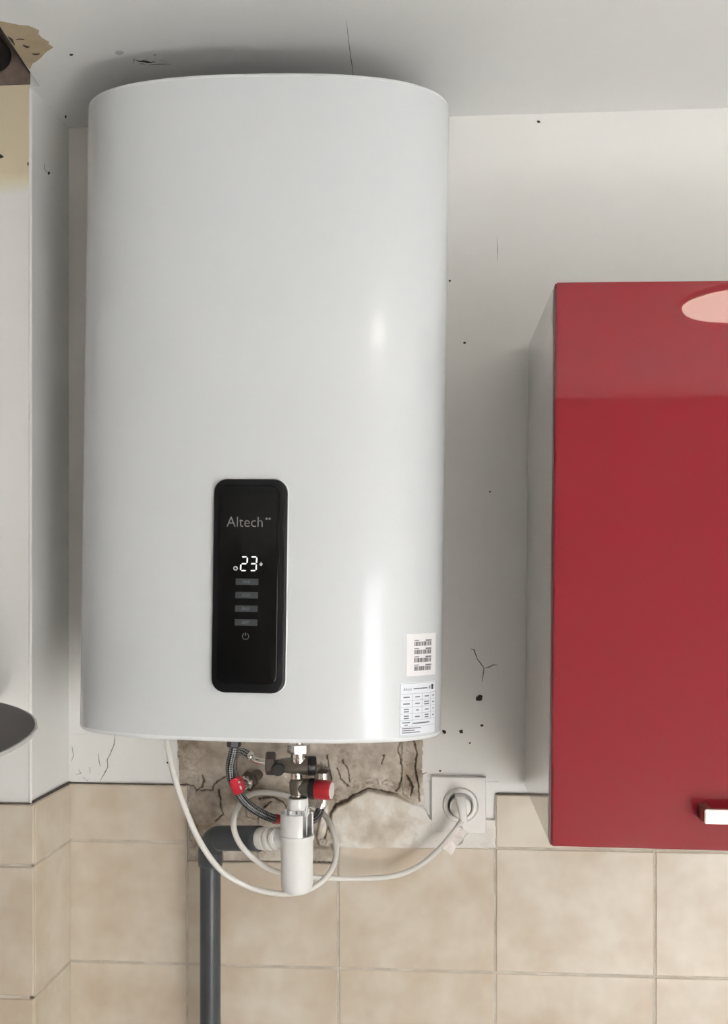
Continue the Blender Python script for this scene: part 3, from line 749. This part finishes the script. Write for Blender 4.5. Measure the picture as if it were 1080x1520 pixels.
MB().hexnut(pv(409, 1133), (-1, -.1, 0), 17.5*kv, 15*kv, ref=(0,-.3,1)).build('inlet_nut', M_DNUT, vroot)
ax = Vector((.12, -1, -.05)).normalized()
vlathe('test_port', [(9.5, -6), (9.5, 11), (9.7, 12), (9.7, 18), (8.5, 19.5)], 413, 1138, ax, M_BLKP)
vlathe('lower_neck', [(9.5, -9), (8.8, -7), (8.8, 6), (9.5, 8)], 441, 1153, UP, M_CHROME)
vlathe('lower_body', [(8, -14), (11.5, -12), (12.5, -6), (13, 6), (11.5, 10), (8.5, 12)], 442, 1167, UP, M_BRASS)
KX = Vector((1, -.16, -.03)).normalized()
vlathe('relief_branch', [(9, -4), (12.5, 2), (13.5, 12), (13.5, 18)], 443, 1168, KX, M_BRASS)
vlathe('knob_collar', [(14, 17), (15.5, 18), (15.5, 26), (13, 27)], 443, 1169, KX, M_BLKP)
kn = MB(); o_ = pv(443, 1169.5); e1 = Vector((0,0,1)); e1 = (e1 - KX*KX.z).normalized(); e2 = KX.cross(e1); rings = []
for (r, h) in ((13.6, 25), (14.8, 27), (14.6, 48), (13.6, 50.5)):
    rings.append([o_ + KX*h*kv + (e1*math.cos(2*PI*i/48) + e2*math.sin(2*PI*i/48))*r*kv*(1 - (.035 if i % 4 == 0 else 0)) for i in range(48)])
kn.layers(rings); knob = kn.build('red_knob', M_REDK, vroot, True)
MB().lathe([(12.2*kv, 50*kv), (12.2*kv, 51.6*kv), (11.5*kv, 52.2*kv), (.001*kv, 52.2*kv)], o_, KX).build('knob_disc', M_WPL, knob, True)
vlathe('outlet_tip', [(6, -9), (8.5, -7), (9.2, 0), (9.2, 5)], 441, 1180, UP, M_CHROME)
vlathe('outlet_ring', [(12, -3), (13.5, -2), (13.5, 1), (11, 2)], 442, 1184, UP, M_BRASS)
vlathe('drain_stub', [(4.5, -12), (4.5, 4)], 443, 1196, UP, M_CHROME)

# ------------------------------------------------------------------ white siphon (tundish)
YP = YV
sroot = empty('tundish_siphon', pv(440, 1325), 'white plastic siphon cup hanging below the safety valve', 'siphon')
def slathe(name, prof, px, py, axis, mt=M_WPL2, **k):
    return MB().lathe([(r*kv, h*kv) for r, h in prof], pv(px, py, k.pop('dy', 0)), axis, **k).build(name, mt, sroot, True)
slathe('collar', [(11, -16), (14.5, -15), (15.5, -12), (15.5, 0), (15, 2), (11, 2), (11, -16)], 442, 1186, UP)
for a_ in range(8):
    t = 2*PI*a_/8 + .3; p = pv(441, 1205); q = p + Vector((math.cos(t), math.sin(t), 0))*16.5*kv
    MB().box((q.x-.0017, q.y-.0042, q.z-.004), (q.x+.0017, q.y+.0042, q.z+.005)).build('strut', M_WPL2, sroot)
slathe('cup', [(.01, -43), (14, -42.5), (19, -40), (22.5, -35), (23.8, -28), (24.2, 36), (25.8, 38.5), (25.8, 45), (22.8, 45), (22.2, 36), (22, -30), (.01, -33)], 440.5, 1283, UP, seg=40)
# sleeve with the air gap on the right
rr = [(24.6, 0), (24.6, 31), (24, 32), (20.5, 32), (20.5, 30), (22.4, 30), (22.4, 0), (24.6, 0)]
mb = MB().lathe([(r*kv, h*kv) for r, h in rr], pv(440.5, 1238), UP, seg=40, a0=math.radians(12), a1=math.radians(360-62), ref=(1,0,0))
n = 41
for k in (0, 40): mb.F.append(tuple(j*n + k for j in range(len(rr)-1)))
mb.build('sleeve', M_WPL2, sroot, True)
MB().box(pv(454.3, 1240, -.012), pv(455.8, 1196, -.010)).build('strut', M_WPL2, sroot)
# outlet with ribs, runs back-left to the waste pipe
pO = pv(440.5, 1246); YPIPE = -.085; pE = at(322, 1243, YPIPE); dO = (pE-pO); LO = dO.length; dO.normalize()
kk = kv
MB().lathe([(14*kk, .018), (14*kk, .034), (15.5*kk, .035), (15.5*kk, .037), (11*kk, .038)], pO, dO).build('outlet_spigot', M_WPL2, sroot, True)
MB().lathe([(13*kk, .036), (17.2*kk, .037), (17.6*kk, .041), (11.8*kk, .0422), (11.8*kk, .0468), (17.6*kk, .048), (17.6*kk, .052), (13*kk, .053)], pO, dO).build('outlet_nut', M_WPL, sroot, True)
MB().lathe([(12.6*kk, .052), (12.6*kk, .058), (17*kk, .0585), (17.6*kk, .061), (17*kk, .070), (16*kk, .079), (12*kk, .080)], pO, dO).build('outlet_seal', M_WPL, sroot, True)

# ------------------------------------------------------------------ grey waste pipe
rp_ = 15.5/ppm(YPIPE)
base = at(312, 1540, YPIPE); wroot = empty('waste_pipe', (base.x, base.y, .9), 'dark grey plastic waste pipe running down the tiles', 'pipe')
pc = at(312, 1243, YPIPE)                       # elbow corner
zel = pc.z - .022
MB().lathe([(rp_-.002, .9-.0), (rp_, .9), (rp_, zel+.004), (rp_-.002, zel+.004)], (pc.x, pc.y, 0), UP, seg=32).build('pipe', M_PVC, wroot, True)
pts = [Vector((pc.x, pc.y, zel-.02)), Vector((pc.x, pc.y, zel))]
dI = -dO
for i in range(1, 9):
    t = PI/2*i/8; R0 = .025
    c0 = Vector((pc.x, pc.y, zel)) + Vector((-dO.x, -dO.y, 0)).normalized()*R0
    hd = Vector((-dO.x, -dO.y, 0)).normalized()
    pts.append(c0 - hd*R0*math.cos(t) + Vector((0,0,1))*R0*math.sin(t))
endp = pO + dO*.072
pts.append((pts[-1]*.4 + endp*.6)); pts.append(endp)
sweep('elbow', pts, 18.2/ppm(YPIPE), M_PVC, wroot, seg=32, n=3)
MB().lathe([(rp_, 0), (rp_+.0022, .001), (rp_+.0022, .010), (rp_, .012)], (pc.x, pc.y, zel-.022), UP, seg=32).build('socket_rim', M_PVC, wroot, True)

# ------------------------------------------------------------------ hoses and wall outlets
f1 = at(371, 1158, -.03)
fr = empty('wall_outlet', f1, 'brass wall outlet with hex nut beside the red hose tag', 'pipe fitting')
axf = Vector((-.25, -1, -.1)).normalized()
MB().lathe([(.009, -.032), (.009, .012)], f1, axf).build('nipple', M_BRASS, fr, True)
MB().hexnut(f1, axf, 16*kv, .012).build('nut', M_DNUT, fr)
MB().lathe([(.0115, .012), (.0115, .016), (.0085, .017), (.0085, .024)], f1, axf).build('ferrule', M_CHROME, fr, True)
f2 = at(480, 1152, -.035)
fr2 = empty('wall_outlet', f2, 'dark hex wall outlet half hidden behind the red knob', 'pipe fitting')
MB().lathe([(.009, -.034), (.009, .012)], f2, (0,-1,0)).build('nipple', M_BRASS, fr2, True)
MB().hexnut(f2, (0.05,-1,0), 15.5*kv, .013).build('nut', M_DNUT, fr2)
MB().lathe([(.008, -.005), (.008, .046)], at(479, 1152, -.050), (0,.0,-1)).build('bend', M_CHROME, fr2, True)
# cold-water hose: wall outlet -> loop -> valve inlet
e1p = f1 + axf*.022; 
cold = empty('braided_hose', e1p, 'short braided steel hose arching to the valve inlet', 'hose')
sweep('braid', [e1p, at(360,1166,-.075), at(352,1158,-.10), at(347,1143,-.115), at(346.5,1128,-.125), at(352,1117,-.135), at(361,1116,-.145), at(368,1120,-.150), at(372,1123,-.152)], 6.4*kv, M_BRAID, cold)
a1, b1 = at(368.5,1120,-.1503), at(377,1127,-.154)
MB().lathe([(6.2*kv, 0), (7.6*kv, .001), (7.6*kv, .007), (6*kv, .008)], a1, (b1-a1)).build('ferrule', M_CHROME, cold, True)
sweep('inlet_pipe', [at(372,1123,-.152), at(380,1128.5,-.156), at(388,1130.5,-.160), at(402,1132,-.166)], 5.2*kv, M_CHROME, cold)
# hot-water hose: heater outlet -> under the siphon -> second outlet
h0 = Vector((pv(347, 1110).x, YV, pv(347, 1097).z))
hot = empty('braided_hose', h0, 'long black braided hose with red tag sweeping behind the siphon', 'hose')
sweep('braid', [h0 + Vector((0,0,-.011)), at(345,1119,YV), at(341.5,1136,-.166), at(343,1155,-.160), at(351,1173,-.152), at(363,1190,-.142), at(380,1203,-.130), at(400,1213,-.118), at(416,1217,-.105), at(445,1221,-.088), at(464,1217,-.070), at(473,1206,-.055), at(476.5,1194,-.050)], 7.0*kv, M_BRAIDD, hot, n=10)
MB().hexnut(h0+Vector((0,0,-.0115)), UP, 10.5*kv, .0113).build('nut', M_BLKP, hot)
MB().lathe([(7.9*kv, 0), (7.9*kv, .007)], at(407,1215.3,-.1125), at(416,1217.3,-.105)-at(407,1215.3,-.1125)).build('end_sleeve', M_REDK, hot, True)
t1, t2 = at(474.5,1200,-.052), at(478.5,1184,-.050)
MB().lathe([(7.0*kv, 0), (8*kv, .001), (8*kv, .008), (6.4*kv, .009), (7.6*kv, .010), (7.6*kv, .018)], t1, t2-t1).build('ferrule', M_CHROME, hot, True)
# red tag wrapped on the hose
tc = at(351.5, 1166.5, -.163); tg = MB(); axd = (at(355,1177,-.163)-at(347,1156,-.163)).normalized(); sd = axd.cross(Vector((0,-1,0))).normalized()
O = []; 
for i in range(28):
    t = 2*PI*i/28; k = 1 + (.07 if i % 2 else -.05); c, s = math.cos(t), math.sin(t)
    O.append((math.copysign(abs(c)**.65, c)*.0080*k, math.copysign(abs(s)**.65, s)*.0118*k))
tg.layers([[tc + sd*x + axd*y + Vector((0, d + .35*x*x/.008 , 0)) for x, y in O] for d in (.014, -.0065)]); red = tg.build('red_tag', M_TAG, hot)
for (x, y, rx_, ry_) in ((-.0066, -.0046, .0014, .0015), (-.0058, .0035, .0010, .0032)):
    p = tc + sd*x + axd*y; mb = MB().layers([[p + sd*rx_*math.cos(i*PI/5) + axd*ry_*math.sin(i*PI/5) + Vector((0, d, 0)) for i in range(10)] for d in (-.002, -.0072)])
    mb.build('tag_print', M_WPL, red)

# ------------------------------------------------------------------ power cord
sx, sy = 682.5, 1195
pl = at(686, 1213, -.046)
cord = empty('power_cord', at(682, 1192, -.004), 'white power cord looping from the heater to the wall socket', 'cable')
CP = [(247,1086,-.205), (250,1110,-.205), (258,1150,-.20), (273,1196,-.19), (297,1250,-.175), (328,1292,-.165), (370,1317,-.150), (415,1326.5,-.138), (450,1323,-.130), (478,1308,-.120), (495,1284,-.105), (499,1256,-.085),
      (493,1230,-.070), (481,1210,-.030), (455,1192,-.026), (410,1178,-.024), (376,1178,-.045), (357,1192,-.095), (348,1212,-.135), (348,1234,-.150), (360,1258,-.150), (385,1281,-.135), (414,1295,-.110), (465,1302,-.075), (530,1304,-.050), (585,1300,-.040), (622,1285,-.042), (650,1262,-.048), (672,1236,-.052), (684,1219,-.050), (687,1212,-.047)]
sweep('cable', [at(*p) for p in CP], 4.3/ppm(-.12), M_CORD, cord, seg=12, n=8)
# angled plug: round body in the socket well, flat tapering tail
pc_ = at(sx, sy-1, 0)
MB().lathe([(.0165, .004), (.0170, -.012), (.0165, -.016), (.0150, -.0175), (.001, -.018)], (pc_.x, -.004, pc_.z), (0,1,0), seg=32).build('plug_body', M_SOCK, cord, True)
rings = []
for (px, py, Y, hw_, hd_) in ((682.5,1180,-.030,7.5,.010), (684,1188,-.036,7.5,.012), (685.5,1200,-.044,6.6,.011), (687,1212,-.049,5.6,.0075), (688.5,1219,-.049,5.0,.006)):
    c = at(px, py, Y); a_ = hw_/ppm(-.03)
    rings.append([Vector((c.x + a_*math.copysign(abs(math.cos(t))**.6, math.cos(t)), c.y + hd_*math.copysign(abs(math.sin(t))**.6, math.sin(t)), c.z)) for t in [2*PI*i/16 for i in range(16)]])
MB().layers(rings).build('plug_tail', M_SOCK, cord, True)
# clear flag label folded over the cord
fa, fb = at(657, 1259, -.049), at(683, 1226, -.052); dd = (fb-fa).normalized(); nn = dd.cross(Vector((0,-1,0))).normalized()
if nn.x < 0: nn = -nn
mb = MB(); n = 8; top = []; bot = []
for i in range(n+1):
    p = fa + (fb-fa)*(i/n); ww = .0155 + .0012*math.sin(i*1.7)
    top.append(p - nn*.0045); bot.append(p + nn*ww + Vector((0, .004*math.sin(i*.9), 0)))
mb.layers([[p + Vector((0, d, 0)) for p in top + bot[::-1]] for d in (-.0048, -.0042)]); mb.build('cord_flag', M_FILM, cord)
sweep('flag_fold', [fa, fa+(fb-fa)*.5, fb], 5.4/ppm(-.05), M_FILM, cord)

# ------------------------------------------------------------------ wall socket
so = at(682, 1238, 0)
sock = empty('wall_socket', so, 'square white wall socket with a plug in it', 'socket')
c0 = at(680.5, 1195.5, -.011); pxm = ppm(-.011); wS, hS = 80.5/pxm, 83/pxm
mb = MB(); o_ = rrect(wS, hS, .0025, 4); hole = [(.0285*math.cos(t), .0285*math.sin(t)) for t in [2*PI*i/40 for i in range(40)]]
def ringed(mb, outer, inner, y0, y1, cx, cz, ix=0, iz=0):
    """plate with a round hole: bridge by matching angles"""
    n = 40; P_ = []
    for i in range(n):
        t = 2*PI*i/n; d = (math.cos(t), math.sin(t)); k = min(wS/2/max(abs(d[0]), 1e-6), hS/2/max(abs(d[1]), 1e-6)); P_.append((d[0]*k, d[1]*k))
    # snap nearest samples to the corners
    for cxn, czn in ((wS/2,hS/2),(-wS/2,hS/2),(-wS/2,-hS/2),(wS/2,-hS/2)):
        j = min(range(n), key=lambda i: (P_[i][0]-cxn)**2+(P_[i][1]-czn)**2); P_[j] = (cxn, czn)
    c = .0012
    R_ = [[(cx+x, y0, cz+z) for x, z in P_], [(cx+x, y1+c, cz+z) for x, z in P_], [(cx+x-math.copysign(c, x)*(abs(x) > wS/2-1e-4), y1, cz+z-math.copysign(c, z)*(abs(z) > hS/2-1e-4)) for x, z in P_],
          [(cx+ix+x, y1, cz+iz+z) for x, z in inner], [(cx+ix+x, y0, cz+iz+z) for x, z in inner]]
    mb.layers(R_ + [R_[0]], False, False)
ringed(mb, o_, hole, -.0005, -.0105, c0.x, c0.z, at(683,1195,-.011).x-c0.x, 0)
mb.build('cover_plate', M_SOCK, sock)
cs = Vector((at(683,1195,-.011).x, 0, c0.z))
MB().lathe([(.0280, -.002), (.0280, -.0118), (.0272, -.0130), (.0262, -.0118), (.0252, -.0128), (.0215, -.0132), (.0200, -.0118), (.0196, -.001), (.001, -.001)], (cs.x, 0, cs.z), (0,1,0), seg=40).build('socket_ring', M_SOCK, sock, True)

# ------------------------------------------------------------------ red wall cabinet
CD = -.345                                   # front of the door
cTL = at(822, 419, CD); cBL = at(810, 1256, CD)
cx0 = (cTL.x+cBL.x)/2; CH = cTL.z - cBL.z; CWD = .60
cab = empty('wall_cabinet', (cx0, 0, cBL.z), 'glossy red wall cupboard with white sides right of the heater', 'cabinet', rot=(0, math.radians(.5), 0))
def cb(name, a_, b_, mt, parent=cab, bev=.0008):
    x0, y0, z0 = a_; x1, y1, z1 = b_
    me = MB().box(a_, b_); o = me.build(name, mt, parent, local=True)
    bm = bmesh.new(); bm.from_mesh(o.data); bmesh.ops.bevel(bm, geom=bm.edges[:], offset=bev, segments=2, affect='EDGES'); bm.to_mesh(o.data); bm.free(); return o
T = .016; YF = CD + .021
cb('side_panel', (0, YF, .002), (T, -.0085, CH-.002), M_CARC)
cb('side_panel', (CWD-T, YF, .002), (CWD, -.0085, CH-.002), M_CARC)
cb('bottom_panel', (T, YF, .002), (CWD-T, -.0085, .002+T), M_CARC)
cb('top_panel', (T, YF, CH-.002-T), (CWD-T, -.0085, CH-.002), M_CARC)
cb('back_panel', (T, -.014, .018), (CWD-T, -.0085, CH-.018), M_CARC)
door = cb('door', (.0015, CD, 0), (CWD-.0015, CD+.018, CH), M_RED, bev=.0015)
cb('door_edging', (.0008, CD+.0022, .001), (.0016, CD+.0178, CH-.001), M_REDE, door, .0002)
cb('hinge_gap_strip', (.004, CD+.018, .004), (.008, YF+.0005, CH-.004), M_REDE)
# bar handle
hA = at(1046, 1212.5, CD-.032); RC = Matrix.Rotation(math.radians(.5), 4, 'Y')
ha = RC.inverted() @ (hA - cab.location); HS = .0175/2*1.0; HLn = CWD - 2*ha.x if CWD-2*ha.x > .1 else .22
handle = cb('handle', (ha.x, CD-.032, ha.z-HS), (ha.x+HLn, CD-.024, ha.z+HS), M_HAND, door, .001)
for x in (ha.x, ha.x+HLn-.010): cb('handle_leg', (x, CD-.0245, ha.z-HS), (x+.010, CD+.0005, ha.z+HS), M_HAND, handle, .0006)

# ------------------------------------------------------------------ cooker hood on the chimney breast (only its smoked-glass canopy shows)
zh = CAMZ - .198
hx, hy, hr = -1.016, -.56, .553
hood = empty('cooker_hood', (hx, YC, zh-.05), 'dark smoked-glass edge of a cooker hood at left edge', 'cooker hood')
P_ = [(hx + hr*math.cos(t), max(hy + hr*math.sin(t), -9)) for t in [(-PI*.5 - 1.45) + 2*1.45*i/2/30 for i in range(0)]]
a_end = math.asin(min(1, (YC-.001-hy)/hr)); arc = []
for i in range(61):
    t = a_end - (PI + 2*a_end)*i/60; arc.append((hx + hr*math.cos(t), hy + hr*math.sin(t)))
def inset(d): 
    q = []
    for x, y in arc:
        v = Vector((x-hx, y-hy)); l = v.length; q.append((hx + v.x/l*(l-d), min(hy + v.y/l*(l-d), YC-.0012)))
    return q
MB().layers([[(x, y, zh-.0045) for x, y in inset(.003)], [(x, y, zh) for x, y in inset(.003)]]).build('glass_canopy', M_HOODG, hood)
q0, q1 = inset(.003), inset(0)
mb = MB(); n = len(q0)
mb.layers([[(x, y, zh-.0044) for x, y in q1], [(x, y, zh-.0002) for x, y in q1]], False, False)
R_ = [[(x, y, zh-.0044) for x, y in q0], [(x, y, zh-.0044) for x, y in q1], [(x, y, zh-.0002) for x, y in q1], [(x, y, zh-.0002) for x, y in q0]]
V = [p for r in R_ for p in r]; Fc = [(k*n+i, k*n+i+1, (k+1)*n+i+1, (k+1)*n+i) for k in range(3) for i in range(n-1)]
MB().add(V, Fc).build('polished_edge', M_HOODE, hood)
MB().box((hx-.28, YC-.42, zh-.06), (hx+.28, YC-.001, zh-.0045)).build('motor_housing', M_STEEL, hood)
MB().box((hx-.13, YC-.26, zh), (hx+.13, YC-.001, ZC-.16)).build('chimney_cover', M_STEEL, hood)
# exhaust duct seen through the broken ceiling corner
dp = at(-17, 71, YC-.03)
duct = empty('exhaust_duct', dp, 'black round exhaust duct in the broken ceiling corner', 'duct')
mb = MB(); rd = 24/ppm(YC-.03)
mb.lathe([(rd*.78, .03), (rd*.78, -.02), (rd, -.022), (rd, .028), (rd*.78, .03)], dp, (0,1,0), seg=36); mb.build('duct_collar', mat('duct_rubber', (.02, .018, .017), .65, spec=.25), duct, True)
MB().lathe([(rd*.77, .024), (.0005, .024)], dp, (0,1,0), seg=36).build('duct_flap', M_DNUT, duct, True)

# ------------------------------------------------------------------ ceiling lamp behind the camera (its reflection shows in the red door)
lp = Vector((.845, -1.83, ZC))
lamp = empty('ceiling_lamp', lp, 'round lit ceiling lamp reflected in the red cupboard door', 'lamp')
MB().lathe([(.172, 0), (.172, -.010), (.167, -.012), (.166, -.003), (.03, -.003)], lp, UP, seg=36).build('base', M_WPL, lamp, True)
M_GLOW = mat('lamp_glow', (1.0, .89, .74), .5, emit=2.9)
MB().lathe([(.085, -.004), (.160, -.004), (.165, -.008), (.165, -.018), (.160, -.022), (.0005, -.023)], lp, UP, seg=36).build('shade', M_GLOW, lamp, True)
